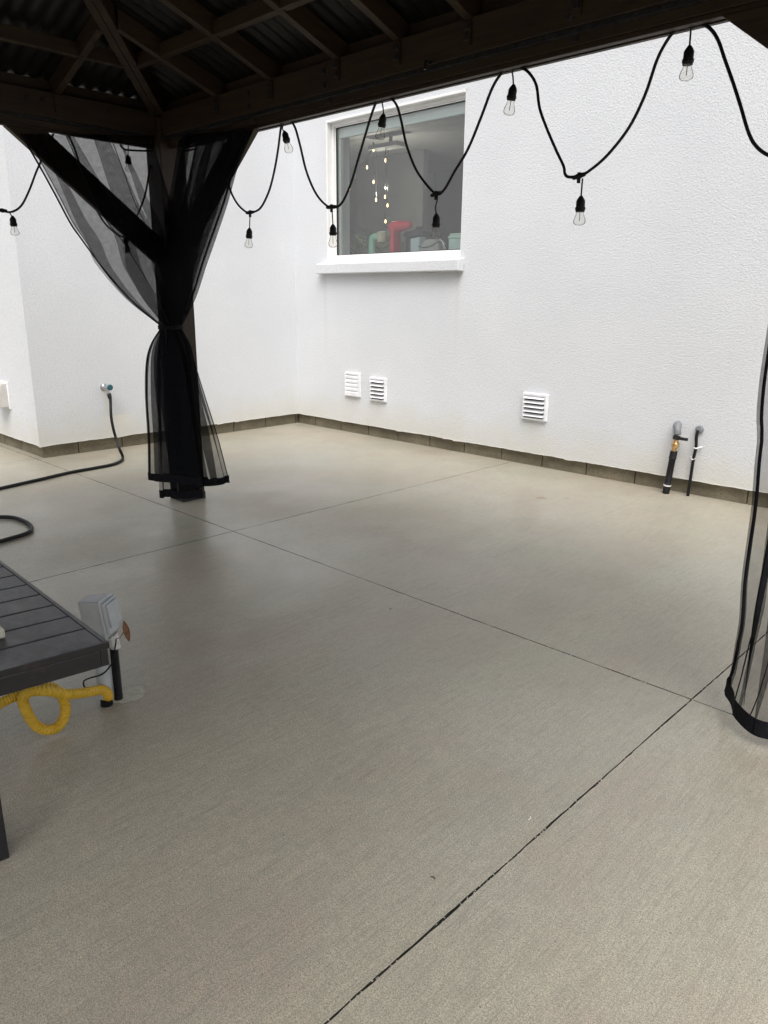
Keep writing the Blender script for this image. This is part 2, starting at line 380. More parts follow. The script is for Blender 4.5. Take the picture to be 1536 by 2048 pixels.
# ragged lower lip of the plaster (bottom return)
def lip(p0, p1, inn):
    p0 = Vector(p0); p1 = Vector(p1); inn = Vector(inn); L = (p1-p0).length; n = int(L/.02); a = []; b = []; c = []
    h = 0
    for i in range(n+1):
        h = h*.8 + random.uniform(-1,1)*.0016
        if random.random() < .012: h -= .008
        q = p0.lerp(p1, i/n); a.append(q + Vector((0,0,.004))); b.append(q + Vector((0,0,-.004+h)) - inn*.0015); c.append(q + inn*.05 + Vector((0,0,-.002+h)))
    wl.grid([a,b,c])
lip((0,0,PB),(XE,0,PB),(0,1,0)); lip((0,YL,PB),(0,0,PB),(-1,0,0)); lip((-8,YL,PB),(0,YL,PB),(0,1,0))
wl.build('wall', STUCCO, house)
fb = MB()
def blocks(p0, d, L, inn, off):
    p0 = Vector(p0); d = Vector(d); inn = Vector(inn); s = -off
    while s < L:
        a = max(s, 0)+.0022; b = min(s+.4, L)-.0022
        if b > a+.01:
            q = p0 + d*a; r = p0 + d*b; j = inn*random.uniform(0,.002)
            fb.prism([q+j, r+j, r+inn*.1, q+inn*.1], (0,0,PB+.01))
        s += .405
    fb.prism([p0+inn*.018, p0+d*L+inn*.018, p0+d*L+inn*.09, p0+inn*.09], (0,0,PB+.004))
FO = .038
blocks((-FO,FO,0), (1,0,0), XE, (0,1,0), .12)
blocks((-FO,YL+FO+.0,0), (0,1,0), 0-YL, (-1,0,0), .1)
blocks((-8,YL+FO,0), (1,0,0), 8-FO-.004, (0,1,0), .2)
fb.build('foundation', BLOCK, house)
# window
fr = MB(); FY0, FY1 = .052, .11; fw = .045
fr.box(wx0,FY0,wz0,wx0+fw,FY1,wz1); fr.box(wx1-fw,FY0,wz0,wx1,FY1,wz1)
fr.box(wx0+fw,FY0+.001,wz1-fw,wx1-fw,FY1,wz1); fr.box(wx0+fw,FY0+.001,wz0,wx1-fw,FY1,wz0+.05)
bd = .012                                                  # stepped inner bead
fr.box(wx0+fw,FY0+.016,wz0+.05,wx0+fw+bd,FY1-.01,wz1-fw); fr.box(wx1-fw-bd,FY0+.016,wz0+.05,wx1-fw,FY1-.01,wz1-fw)
fr.box(wx0+fw+bd,FY0+.017,wz1-fw-bd,wx1-fw-bd,FY1-.01,wz1-fw); fr.box(wx0+fw+bd,FY0+.017,wz0+.05,wx1-fw-bd,FY1-.01,wz0+.05+bd)
# outer brick-mould strip round the opening
fr.box(wx0,-.006,wz0,wx0+.018,FY0-.001,wz1); fr.box(wx1-.012,.004,wz0,wx1,FY0-.001,wz1); fr.box(wx0+.018,-.006,wz1-.02,wx1-.012,FY0-.001,wz1)
win = fr.build('window', VINYL, house, bevel=.003)
pn = MB(); pn.add([(wx0+fw,.084,wz0+.05),(wx1-fw,.084,wz0+.05),(wx1-fw,.084,wz1-fw),(wx0+fw,.084,wz1-fw)],[(0,1,2,3)]); pn.build('pane', GLASS, win)
gk = MB()
for (a,b,c,d) in ((wx0+fw+bd,wx0+fw+bd+.007,wz0+.06,wz1-fw-bd),(wx0+fw+bd,wx1-fw-bd,wz1-fw-bd-.007,wz1-fw-bd-.0001),(wx0+fw+bd+.007,wx1-fw-bd,wz0+.05+bd,wz0+.056+bd)):
    gk.box(a,.073,c,b,.080,d)
gk.build('gasket', RUBBER, win)
sill = MB(); sx0, sx1 = .425, 2.225
prof = [(0.05,1.668),(-.085,1.640),(-.085,1.552),(-.004,1.548),(-.004,1.6),(0.05,1.6)]
sill.prism([(sx0,a,b) for a,b in prof], (sx1-sx0,0,0))
sill.build('window_sill', STUCCO, win, bevel=.006)
jl = MB(); JT = .012                                        # painted inner return of the opening
jl.box(wx0,FY1+.001,wz0,wx0+JT,TH+.01,wz1); jl.box(wx1-JT,FY1+.001,wz0,wx1,TH+.01,wz1)
jl.box(wx0+JT,FY1+.001,wz1-JT,wx1-JT,TH+.01,wz1); jl.box(wx0+JT,FY1+.001,wz0,wx1-JT,TH+.01,wz0+JT)
jl.box(wx0+JT+.001,.114,2.785,wx1-JT-.001,.150,wz1-JT-.001); jl.box(wx0+JT+.001,.116,wz0+JT+.001,wx0+.075,.148,2.784)
jl.build('window_jamb', mat('jamb_paint', (.86,.89,.88), .5), win)
# room behind the window
rm = MB(); rx0, rx1, ry0, ry1, rz0, rz1 = -3.5, 5.2, TH+.001, 4.6, .55, 3.25
rm.add([(rx0,ry0,rz0),(rx1,ry0,rz0),(rx1,ry1,rz0),(rx0,ry1,rz0),(rx0,ry0,rz1),(rx1,ry0,rz1),(rx1,ry1,rz1),(rx0,ry1,rz1)],
       [(0,1,2,3),(4,5,6,7),(1,2,6,5),(2,3,7,6),(3,0,4,7)])
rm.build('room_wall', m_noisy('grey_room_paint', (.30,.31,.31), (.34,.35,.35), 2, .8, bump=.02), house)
ct = MB(); ct.box(-.6,TH+.02,1.40,3.2,TH+.66,1.44); ct.build('countertop', m_noisy('counter_stone', (.5,.5,.48), (.6,.6,.58), 9, .3, bump=0), house)
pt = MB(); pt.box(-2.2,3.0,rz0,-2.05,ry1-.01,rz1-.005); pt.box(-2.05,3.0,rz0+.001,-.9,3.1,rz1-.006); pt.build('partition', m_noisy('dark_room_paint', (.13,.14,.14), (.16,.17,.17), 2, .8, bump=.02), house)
dr = MB()
for x in (.95,1.02,1.3,1.37): dr.box(x-1.5,ry1-.03,rz0,x-1.44,ry1-.001,2.7)
dr.build('door_casing', VINYL, house)
cp = MB(); cp.box(-8.03,YL-.03,WT,.03,8,WT+.1); cp.box(.031,-.03,WT,XE+.03,8,WT+.1); cp.build('parapet_cap', VINYL, house)

# ------------------------------------------------------------------ things on the walls
def wall_vent(x0, x1, z0, z1, opened, label, group, n=5):
    t = thing('wall_vent', label, 'vent', ((x0+x1)/2, 0, z0), group); D = .030; b = .018
    f = MB(); f.box(x0,-D,z1-b,x1,-.001,z1); f.box(x0,-D,z0,x1,-.001,z0+b*.8); f.box(x0,-D+.001,z0+b*.8,x0+b,-.001,z1-b); f.box(x1-b,-D+.001,z0+b*.8,x1,-.001,z1-b)
    f.box(x0-.006,-.008,z0-.006,x1+.006,-.002,z1+.006)
    f.build('frame', VENTW, t, bevel=.002)
    k = MB(); k.box(x0+b,-.012,z0+b*.8,x1-b,-.009,z1-b); k.build('duct_opening', DARK, t)
    H = (z1-b-z0-b*.8)/n
    for i in range(n):
        zt = z1-b-H*i
        l = MB()
        if opened: l.prism([(x0+b,-.014,zt-.001),(x0+b,-D-.012,zt-H*.62),(x0+b,-D-.010,zt-H*.66),(x0+b,-.014,zt-.006)], (x1-x0-2*b,0,0))
        else: l.prism([(x0+b,-D+.014,zt),(x0+b,-D+.002,zt-H*.5),(x0+b,-D+.002,zt-H+.001),(x0+b,-.014,zt-H+.001),(x0+b,-.014,zt)], (x1-x0-2*b,0,0))
        l.build('louvre', VENTW, t)
def span(a, b): p = P(*a,1,-.02); q = P(*b,1,-.02); return p.x, q.x, q.z, p.z
VG = 'white louvred vents on the right-hand wall'
wall_vent(*span((690,744),(719,794)), False, 'white square wall vent with closed louvres, nearest the wall corner', VG)
wall_vent(*span((740,754),(771,804)), True, 'white wall vent with open louvres just right of the closed one', VG)
wall_vent(*span((1047,785),(1091,843)), True, 'larger white wall vent with open louvres standing alone on the wall', VG)
# hooded vent on the far left wall
hx = P(21,800,1,YL).x; hz0 = P(12,814,1,YL).z; hz1 = P(12,766,1,YL).z
hv = thing('hooded_vent', 'boxy off-white hooded exhaust vent cut by the left picture edge', 'vent', (hx-.1, YL, hz0))
h = MB(); h.prism([(hx-.2,YL-.001,hz1),(hx-.2,YL-.05,hz1),(hx-.2,YL-.11,hz1-.08),(hx-.2,YL-.11,hz0+.01),(hx-.2,YL-.001,hz0+.01)], (.18,0,0)); h.build('hood', m_noisy('aged_plastic', (.50,.48,.45), (.58,.56,.53), 10, .5), hv, bevel=.005)
h = MB(); h.box(hx-.215,YL-.012,hz0-.005,hx,YL-.001,hz1+.012); h.build('flange', VENTW, hv, bevel=.002)

# faucet and garden hose on the left wall
fp = P(214,775,0,.06); fy, fz = fp.y, fp.z
fc = thing('outdoor_faucet', 'chrome outdoor tap with round teal dial on the left wall', 'tap', (0, fy, fz))
m_ = MB(); m_.lathe([(.034,0),(.034,.004),(.02,.010),(.014,.02),(.013,.055),(.02,.06),(.02,.09),(.013,.094)], (0,fy,fz), (1,0,0)); m_.build('tap_body', STEEL, fc, smooth=True)
m_ = MB(); m_.lathe([(.012,0),(.024,.004),(.026,.014),(.022,.022),(.010,.024)], (.094,fy+.006,fz+.004), (1,.0,0), 14); m_.build('tap_dial', mat('teal_dial', (.015,.10,.12), .35), fc, smooth=True)
m_ = MB(); m_.tube([(.072,fy,fz-.012),(.078,fy+.004,fz-.05)], .0125, 12); m_.build('spout', STEEL, fc, smooth=True)
hp = [(.078,fy+.004,fz-.045),(.083,fy+.01,fz-.10)]
for (px, py) in ((222,830),(226,855),(233,880)):
    q = P(px,py,0,.10 + (py-790)*.0008); hp.append(tuple(q))
q = P(239,898,2,.10); hp.append(tuple(q)); q = P(245,912,2,.03); hp.append(tuple(q))
for (px, py) in ((243,921),(225,929),(190,936),(140,945),(80,959),(0,977),(-80,996),(-200,1010),(-300,1030),(-330,1060),(-250,1070),(-120,1050),(-40,1036),(0,1034),(30,1036),(55,1046),(63,1058),(50,1068),(0,1083),(-60,1100),(-180,1130)):
    q = P(px,py,2,.0135); hp.append(tuple(q))
hose = thing('garden_hose', 'thin black garden hose dropping from the tap and coiling over the patio', 'hose', (P(245,921,2,0).x, P(245,921,2,0).y, 0))
m_ = MB(); m_.tube(crom(hp,7), .0122, 10); m_.build('hose_tube', RUBBER, hose, smooth=True)
m_ = MB(); m_.lathe([(.014,0),(.018,.006),(.018,.03),(.0135,.05)], (.077,fy+.0035,fz-.05), (.1,.1,-1), 12); m_.build('hose_coupling', IRON, hose, smooth=True)

# gas riser with brass valve
gp = P(1357,862,1,-.06); gx, gz = gp.x, gp.z
gb = P(1335,980,1,-.05); gas = thing('gas_riser', 'black gas riser with grey elbow and brass valve beside the wall', 'pipe', (gb.x, -.08, 0))
bx = gb.x
m_ = MB(); m_.tube(crom([(gx-.03,.0,gz+.036),(gx-.024,-.035,gz+.034),(gx-.010,-.060,gz+.014),(gx-.002,-.070,gz-.025)],5), [.025]*5+[.027]*5+[.025]*5+[.023], 14); m_.build('elbow', GREYPVC, gas, smooth=True)
def gpt(t): return Vector((gx-.002 + (bx-gx)*t, -.07-.0*t, (gz-.025)*(1-t)))
m_ = MB(); m_.tube([gpt(.02),gpt(.075)], .026, 12); m_.bar(gpt(.05)+Vector((0,-.01,0)), gpt(.05)+Vector((.085,-.02,.0)), .018, .02); m_.build('clamp', IRON, gas, bevel=.002)
m_ = MB(); m_.tube([gpt(.08),gpt(.12),gpt(.14),gpt(.2),gpt(.22),gpt(.27)], [.018,.018,.024,.024,.017,.017], 12); m_.lathe([(.018,0),(.018,.026),(.011,.03)], gpt(.17), (.4,-1,0), 12); m_.build('brass_valve', BRASS, gas, smooth=True)
m_ = MB(); m_.tube([gpt(.12)+Vector((.03,-.01,0)), gpt(.2)+Vector((.036,-.012,0)), gpt(.3)+Vector((.032,-.012,0))], .003, 6); m_.build('valve_lever', STEEL, gas)
m_ = MB(); m_.tube([gpt(.27),gpt(.285),gpt(.38),gpt(.39),gpt(.41),gpt(.85),gpt(.852),gpt(1.0)], [.021,.025,.025,.028,.023,.023,.024,.024], 14); m_.build('sleeve', RUBBER, gas, smooth=True)
m_ = MB(); m_.tube([gpt(.848),gpt(.868)], .0265, 14); m_.build('cable_tie', VINYL, gas)
# slim conduit
cpx = P(1398,859,1,-.02); cb = P(1377,980,1,-.03)
con = thing('wall_conduit', 'slim black conduit with round cap and two white clips beside the gas riser', 'conduit', (cb.x, -.035, 0))
m_ = MB(); m_.lathe([(.027,0),(.027,.018),(.022,.026),(.008,.028)], (cpx.x,-.001,cpx.z), (0,-1,0), 16); m_.build('wall_cap', GREYPVC, con, smooth=True)
tp = [(cpx.x-.003,-.026,cpx.z-.006),(cpx.x-.006,-.034,cpx.z-.05)] + [tuple(P(px,py,1,-.03)) for px, py in ((1392,895),(1387,917),(1382,950))] + [(cb.x,-.03,0)]
m_ = MB(); m_.tube(crom(tp,5), .0105, 10); m_.build('conduit_tube', RUBBER, con, smooth=True)
for (px, py, s) in ((1393,895,1),(1387,917,-1)):
    q = P(px,py,1,-.03); m_ = MB(); m_.tube([q+Vector((-.015,-.004,-.003)),q+Vector((0,-.016,-.005)),q+Vector((.015,-.004,0)),q+Vector((.022*s,.012,.004)),q+Vector((.03*s,.022,.006))], .0048, 8); m_.build('pipe_clip', VINYL, con, smooth=True)

# ------------------------------------------------------------------ things inside, standing on the counter behind the glass
def pc(px, py, y=.45): return P(px,py,1,y)
def up(name, label, cat, px, y=.45): q = pc(px,500,y); return thing(name, label, cat, (q.x,y,1.44)), q.x
CRED = m_noisy('red_enamel', (.62,.012,.03), (.72,.02,.045), 6, .2, bump=0)
MINT = m_noisy('mint_enamel', (.35,.68,.52), (.42,.75,.58), 6, .3, bump=0)
CREAM = mat('cream_plastic', (.62,.58,.42), .4)
mx, x = up('stand_mixer', 'red stand mixer on the counter behind the window', 'mixer', 793)
a = pc(778,455); b = pc(822,452); zc = a.z; rr = (pc(800,445).z - pc(800,465).z)/2
m_ = MB(); L = (b-a).length
m_.lathe([(.0,0),(rr*.75,.01),(rr*1.15,.05),(rr*1.15,L*.45),(rr*.95,L*.75),(rr*.7,L*.97),(.02,L)], a, (b-a)+Vector((0,0,.01)), 20); m_.build('mixer_head', CRED, mx, smooth=True)
m_ = MB(); xs = pc(789,470).x; m_.prism([(xs-.03,.40,1.44),(xs+.05,.40,1.44),(xs+.03,.40,zc-.02),(xs-.018,.40,zc)], (0,.11,0)); m_.box(xs-.06,.37,1.441,xs+.3,.53,1.47); m_.build('mixer_stand', CRED, mx, bevel=.01)
m_ = MB(); m_.lathe([(.05,0),(.09,.05),(.105,.16),(.11,.17)], (xs+.18,.45,1.47), (0,0,1), 20); m_.build('mixing_bowl', STEEL, mx, smooth=True)
gr, x = up('kitchen_grinder', 'mint green curved appliance on the counter left of the red mixer', 'appliance', 750)
z1 = pc(750,468).z; xa = pc(742,480).x; xb = pc(765,480).x
m_ = MB(); m_.tube(crom([(xa+.015,.45,1.45),(xa+.015,.45,z1-.09),(xa+.04,.45,z1-.03),(xb-.04,.45,z1-.03)],6), .033, 14); m_.box(xa-.02,.40,1.441,xb+.05,.5,1.465); m_.build('grinder_body', MINT, gr, smooth=True)
m_ = MB(); m_.lathe([(.045,0),(.05,.03),(.05,.09),(.03,.1)], (xb-.01,.45,z1-.08), (0,0,1), 16); m_.build('hopper', CREAM, gr, smooth=True)
m_ = MB(); m_.lathe([(.034,0),(.036,.15),(.045,.155),(.045,.17)], (xb-.03,.45,1.465), (0,0,1), 16); m_.build('canister', mat('canister_beige', (.4,.36,.3), .4), gr, smooth=True)
bl, x = up('lidded_pot', 'black lidded pot on the counter right of the red mixer', 'pot', 838, .55)
q = pc(838,460,.55); m_ = MB(); m_.lathe([(.10,0),(.13,.02),(.13,q.z-1.44-.06),(.15,q.z-1.44-.055),(.14,q.z-1.44-.02),(.04,q.z-1.44+.01),(.03,q.z-1.44+.03)], (q.x,.55,1.44), (0,0,1), 22); m_.build('pot_body', IRON, bl, smooth=True)
jg, x = up('plastic_jug', 'pale blue-white plastic jug on the counter under the hanging bulb', 'jug', 834, .40)
q = pc(834,475,.40); m_ = MB(); m_.prism([(q.x-.04,.36,1.44),(q.x+.06,.36,1.44),(q.x+.065,.36,q.z),(q.x-.05,.36,q.z-.01)], (0,.1,0)); m_.build('jug_body', mat('jug_plastic', (.55,.62,.66), .4), jg, bevel=.008)
ts, x = up('toaster', 'grey rounded toaster on the counter near the right window edge', 'toaster', 861, .42)
q0 = pc(846,482,.42); q1 = pc(884,478,.42)
m_ = MB(); m_.prism([(q0.x,.37,1.44),(q1.x,.37,1.44),(q1.x,.37,q1.z-.05),(q1.x-.04,.37,q1.z),(q0.x+.06,.37,q0.z+.01),(q0.x+.005,.37,q0.z-.06)], (0,.14,0)); m_.build('toaster_shell', m_noisy('toaster_taupe', (.42,.40,.37), (.48,.46,.43), 8, .35, bump=0), ts, bevel=.02)
m_ = MB(); m_.tube(crom([(q1.x-.03,.36,q1.z),(q1.x+.04,.35,q1.z-.01),(q1.x+.09,.35,q1.z-.09),(q1.x+.11,.35,1.47)],5), .008, 8); m_.build('chrome_handle', STEEL, ts, smooth=True)
wc = MB(); wc.tube(crom([tuple(pc(830,488,.38)),tuple(pc(838,493,.36)),tuple(pc(848,495,.36)),tuple(pc(862,492,.36)),tuple(pc(876,484,.35)),tuple(pc(890,490,.35)),tuple(pc(895,500,.35))],5), .004, 6)
tag(wc.build('power_cord', RUBBER, smooth=True), 'thin black appliance cord arching across the counter items', 'cord')
bx_, x = up('storage_tub', 'pale mint storage tub at the right window edge', 'tub', 918, .42)
q = pc(906,468,.42); q2 = pc(935,468,.42)
m_ = MB(); m_.box(q.x,.36,1.44,q2.x,.5,q.z-.045); m_.box(q.x-.006,.354,q.z-.044,q2.x,.506,q.z-.02); m_.box(q.x+.004,.364,q.z-.019,q2.x,.496,q.z); m_.build('tub_body', mat('tub_mint', (.58,.72,.66), .4), bx_, bevel=.006)
# indoor palm
pl = thing('indoor_palm', 'leafy green palm behind the lower left of the window', 'plant', (pc(705,500,.7).x,.7,1.44))
def palm(parent, cx, cy, cz, n, L, lw):
    lf = MB(); st = MB()
    for i in range(n):
        an = 2*math.pi*i/n + random.uniform(-.3,.3); el = random.uniform(.7,1.35); l = L*random.uniform(.7,1.1)
        pts = []
        for k in range(9):
            s = k/8; r = l*s*math.cos(el)*(1+.5*s); z = l*s*math.sin(el) - l*.45*s*s
            pts.append(Vector((cx+math.cos(an)*r, cy+math.sin(an)*r*.6, cz+z)))
        st.tube(pts, .004, 5)
        for k in range(2,9):
            for sg in (-1,1):
                d = (pts[k]-pts[k-1]).normalized(); sd_ = d.cross(Vector((0,0,1))).normalized()*sg
                tip = pts[k] + (sd_*.8 + d*.7 + Vector((0,0,-.15)))*lw*(1.1-k/9); w_ = d*.012
                lf.add([pts[k]-w_, pts[k]+w_, tip], [(0,1,2)])
    lf.build('fronds', m_noisy('palm_leaf', (.07,.13,.06), (.13,.22,.1), 20, .4, bump=0), parent); st.build('stems', mat('palm_stem', (.14,.15,.07), .5), parent)
palm(pl, pc(705,500,.7).x, .7, 1.60, 13, .5, .17)
m_ = MB(); m_.lathe([(.07,0),(.1,.02),(.11,.16),(.115,.17)], (pc(705,500,.7).x,.7,1.44), (0,0,1), 18); m_.build('plant_pot', mat('clay', (.2,.16,.13), .7), pl, smooth=True)
pl2 = thing('tall_palm', 'tall dim palm standing in the room beneath the lit pendants', 'plant', (pc(755,450,2.2).x,2.2,.55))
palm(pl2, pc(755,450,2.2).x, 2.2, 1.5, 14, 1.3, .35)
m_ = MB(); m_.lathe([(.12,0),(.17,.05),(.2,.4)], (pc(755,450,2.2).x,2.2,.551), (0,0,1), 18); m_.tube([(pc(755,450,2.2).x,2.2,.9),(pc(755,450,2.2).x,2.2,1.5)], .03, 8); m_.build('plant_pot', mat('clay2', (.2,.2,.19), .7), pl2, smooth=True)
# pendant cluster
PY = 2.0
cn = P(770,296,1,PY)
ch = thing('pendant_cluster', 'cluster of small lit pendant bulbs hanging from a bar canopy in the room', 'ceiling lamp', (cn.x, PY, cn.z))
a = P(741,289,1,PY); b = P(799,303,1,PY)
m_ = MB(); m_.box(a.x,PY-.05,cn.z,b.x,PY+.12,cn.z+.05); m_.build('canopy', mat('canopy_metal', (.22,.23,.23), .5), ch, bevel=.003)
m_ = MB(); m_.box(a.x+.3,PY+.02,cn.z+.051,a.x+.33,PY+.05,rz1-.002); m_.build('canopy_stem', IRON, ch)
WARM = m_emit('warm_filament', (1,.64,.28), 4.5)
for (px, py) in ((747,300),(771,321),(734,335),(747,364),(699,377),(752,400),(770,394),(775,411),(771,443)):
    q = P(px,py,1,PY)
    m_ = MB(); top = min(max(q.x, a.x+.02), b.x-.02)
    m_.tube([(top,PY,cn.z),(q.x,PY,q.z+.09)], .0025, 5); m_.tube([(q.x,PY,q.z+.03),(q.x,PY,q.z+.09)], .011, 8)
    w_ = m_.build('pendant_wire', IRON, ch)
    m_ = MB(); m_.lathe([(.003,-.02),(.008,-.012),(.0105,0),(.008,.012),(.003,.024)], (q.x,PY,q.z), (0,0,1), 10); m_.build('pendant_bulb', WARM, w_, smooth=True)
pL = bpy.data.lights.new('pendant_glow', 'POINT'); pL.energy = 20; pL.color = (1,.88,.72); pL.shadow_soft_size = .01
po = bpy.data.objects.new('pendant_glow', pL); col.objects.link(po); po.location = (cn.x, PY, cn.z-.45)

# ------------------------------------------------------------------ the gazebo
gz_ = thing('gazebo', 'dark brown wooden gazebo with dark metal hip roof over the patio', 'gazebo', (2.02,-2.66,0))
PX0, PX1, PYa, PYb = 1.862, 2.024, -2.662, -2.492     # near-left post
QX0 = 6.10; QY0 = -6.26                               # opposite post faces
WX = m_wood('cedar_stain_along_x', (.019,.011,.0055), (.052,.031,.016), .55, (3,45,45))
WY = m_wood('cedar_stain_along_y', (.019,.011,.0055), (.052,.031,.016), .55, (45,3,45))
WZ = m_wood('cedar_stain_upright', (.019,.011,.0055), (.052,.031,.016), .55, (45,45,3))
posts = [(PX0,PYa),(QX0,PYa),(PX0,QY0),(QX0,QY0)]
for (x, y) in posts:
    m_ = MB(); m_.box(x,y,.012,x+.162,y+.17,2.33); p = m_.build('post', WZ, gz_, bevel=.006)
    m_ = MB(); m_.box(x-.003,y-.003,.0,x+.165,y+.173,.05); m_.build('post_base', IRON, p, bevel=.004)
UB0, UB1 = 2.230, 2.345
# beams: lower board with lip, upper board standing proud
xa, xb = PX1, QX0
def bolts(pts, nrm, parent):
    for q in pts:
        m_ = MB(); m_.box(q[0]-.012 if nrm[0]==0 else q[0]-.004, q[1]-.012 if nrm[1]==0 else q[1]-.004, q[2]-.012, q[0]+.012 if nrm[0]==0 else q[0]+.004, q[1]+.012 if nrm[1]==0 else q[1]+.004, q[2]+.012); m_.build('bolt', IRON, parent, bevel=.002)
m_ = MB(); m_.box(xa+.001,-2.600,2.183,xb-.001,-2.562,2.2285); m_.box(xa+.001,-2.592,2.166,xb-.001,-2.563,2.1825); lb = m_.build('lower_beam', WX, gz_, bevel=.002)
m_ = MB(); m_.box(1.90,-2.637,UB0,6.22,-2.560,UB1+.012); ub = m_.build('upper_beam', WX, gz_, bevel=.003)
bx1 = [P(646,144,1,-2.64).x, P(1143,5,1,-2.64).x, P(1480,0,1,-2.64).x, P(495,190,1,-2.64).x]
for bxx in bx1:
    bolts([(bxx,-2.640,2.32),(bxx,-2.640,2.262)], (0,1,0), ub); bolts([(bxx,-2.603,2.205)], (0,1,0), lb)
m_ = MB(); m_.box(1.925,QY0+.17,2.183,1.962,PYa-.001,2.2285); m_.box(1.927,QY0+.17,2.166,1.955,PYa-.001,2.1825); m_.build('lower_beam', WY, gz_, bevel=.002)
m_ = MB(); m_.box(1.92,-6.3,UB0+.001,1.985,-2.638,UB1+.012); ub2 = m_.build('upper_beam', WY, gz_, bevel=.003)
for y in (-3.31,-3.39,-2.95): bolts([(1.988,y,2.31)], (1,0,0), ub2)
m_ = MB(); m_.box(6.14,-6.3,UB0+.001,6.21,-2.638,UB1+.012); m_.build('upper_beam', WY, gz_)
m_ = MB(); m_.box(1.90,-6.37,UB0,6.22,-6.301,UB1+.012); m_.build('upper_beam', WX, gz_)
m_ = MB(); m_.box(1.93,-2.578,UB1+.0125,6.2,-2.562,UB1+.075); m_.build('eave_light_blocker', WX, gz_)  # boards added to stop daylight entering between beam top and roof panels
m_ = MB(); m_.box(1.922,-6.29,UB1+.0125,1.938,-2.5795,UB1+.075); m_.build('eave_light_blocker', WY, gz_)  # same added light block on the left side
# corner braces
def brace(p_low, p_high, q_high, q_low, th, name='brace'):
    m_ = MB(); m_.prism([p_low, p_high, q_high, q_low], th); return m_.build(name, WOOD, gz_, bevel=.003)
BZ = 2.165
brace((1.922,PYa-.001,1.49),(1.922,PYa-.001,1.672),(1.922,-3.29,BZ),(1.922,-3.51,BZ),(.038,0,0))
brace((PX1+.001,-2.600,1.49),(PX1+.001,-2.600,1.672),(2.64,-2.600,BZ),(2.862,-2.600,BZ),(0,.038,0))
brace((QX0-.001,-2.600,1.49),(QX0-.001,-2.600,1.672),(5.46,-2.600,BZ),(5.245,-2.600,BZ),(0,.038,0))
# hip roof
PI_ = .355; ZR = UB1+.004; AX0, AY0 = 1.985, -2.637; AX1, AY1 = 6.14, -6.301
apx0 = AX0 + 1.832; apx1 = AX1-1.832; apy = (AY0+AY1)/2; run = (AY0-AY1)/2
zr = lambda d: ZR + PI_*d
RD = .088; RWd = .038
def rafter(a, b, d=RD, w_=RWd, mt=WOOD, name='rafter'):
    a = Vector(a); b = Vector(b); m_ = MB(); up_ = Vector((0,0,d)); t = (b-a); s = Vector((t.y,-t.x,0)).normalized()*w_/2
    m_.prism([a-s, a+s, a+s+up_, a-s+up_], b-a); return m_.build(name, mt, gz_, bevel=.002)
rx = [2.587,3.055,3.542,3.915,4.286,4.76,5.2,5.65]
for x in rx:
    d = min(run-.03, x-AX0-.06, AX1-x-.06)
    if d < .2: continue
    r_ = rafter((x,AY0+.25,zr(-.25)),(x,AY0-d,zr(d)), mt=WY)
    m_ = MB(); m_.box(x-.019,AY0-.012,UB0+.03,x+.019,AY0-.001,UB1); m_.build('rafter_bracket', WOOD, r_, bevel=.001)
    bolts([(x,AY0-.014,UB1-.02),(x,AY0-.014,UB1-.055)], (0,1,0), r_)
for y in (-3.23,-3.73,-4.23,-4.73,-5.23,-5.73):
    d = min(AY0-y-.06, y-AY1-.06)
    if d < .2: continue
    r_ = rafter((AX0-.25,y,zr(-.25)),(AX0+d,y,zr(d)), mt=WX)
    m_ = MB(); m_.box(AX0+.001,y-.019,UB0+.03,AX0+.012,y+.019,UB1); m_.build('rafter_bracket', WOOD, r_, bevel=.001)
    rafter((AX1+.25,y,zr(-.25)),(AX1-d,y,zr(d)), mt=WX)
for x in rx[1:-1:2]: rafter((x,AY1-.25,zr(-.25)),(x,AY1+min(run-.03,x-AX0-.06,AX1-x-.06),zr(min(run-.03,x-AX0-.06,AX1-x-.06))), mt=WY)
for (cx, cy, sx, sy) in ((AX0,AY0,1,-1),(AX1,AY0,-1,-1),(AX0,AY1,1,1),(AX1,AY1,-1,1)):
    for o_ in (-.021,.021):
        rafter((cx+o_*.7*sx-.15*sx,cy-o_*.7*-sy*-1-.15*sy,zr(-.15)-.006),(cx+sx*run+o_*.7*sx,cy+sy*run-o_*.7*sy*-1*-1,zr(run)-.006), name='hip_rafter')
rafter((apx0-.05,apy,zr(run)-.02),(apx1+.05,apy,zr(run)-.02), name='ridge_beam', mt=WX)
# purlins between the rafters
def purlin(d, hgt=.062):
    z = zr(d)
    xsl = [AX0+d+.03] + [x for x in rx if AX0+d+.03 < x < AX1-d-.03] + [AX1-d-.03]
    for a, b in zip(xsl[:-1], xsl[1:]):
        m_ = MB(); m_.box(a+.0195,AY0-d-.02,z+.004,b-.0195,AY0-d+.02,z+hgt+.004); m_.build('purlin', WX, gz_, bevel=.002)
    ys = [AY0-d-.03] + [y for y in (-3.23,-3.73,-4.23,-4.73,-5.23,-5.73) if AY1+d+.03 < y < AY0-d-.03] + [AY1+d+.03]
    for a, b in zip(ys[:-1], ys[1:]):
        m_ = MB(); m_.box(AX0+d-.02,b+.0195,z+.004,AX0+d+.02,a-.0195,z+hgt+.004); m_.build('purlin', WY, gz_, bevel=.002)
        m_ = MB(); m_.box(AX1-d-.02,b+.0195,z+.004,AX1-d+.02,a-.0195,z+hgt+.004); m_.build('purlin', WY, gz_, bevel=.002)
purlin(.315); purlin(1.05)
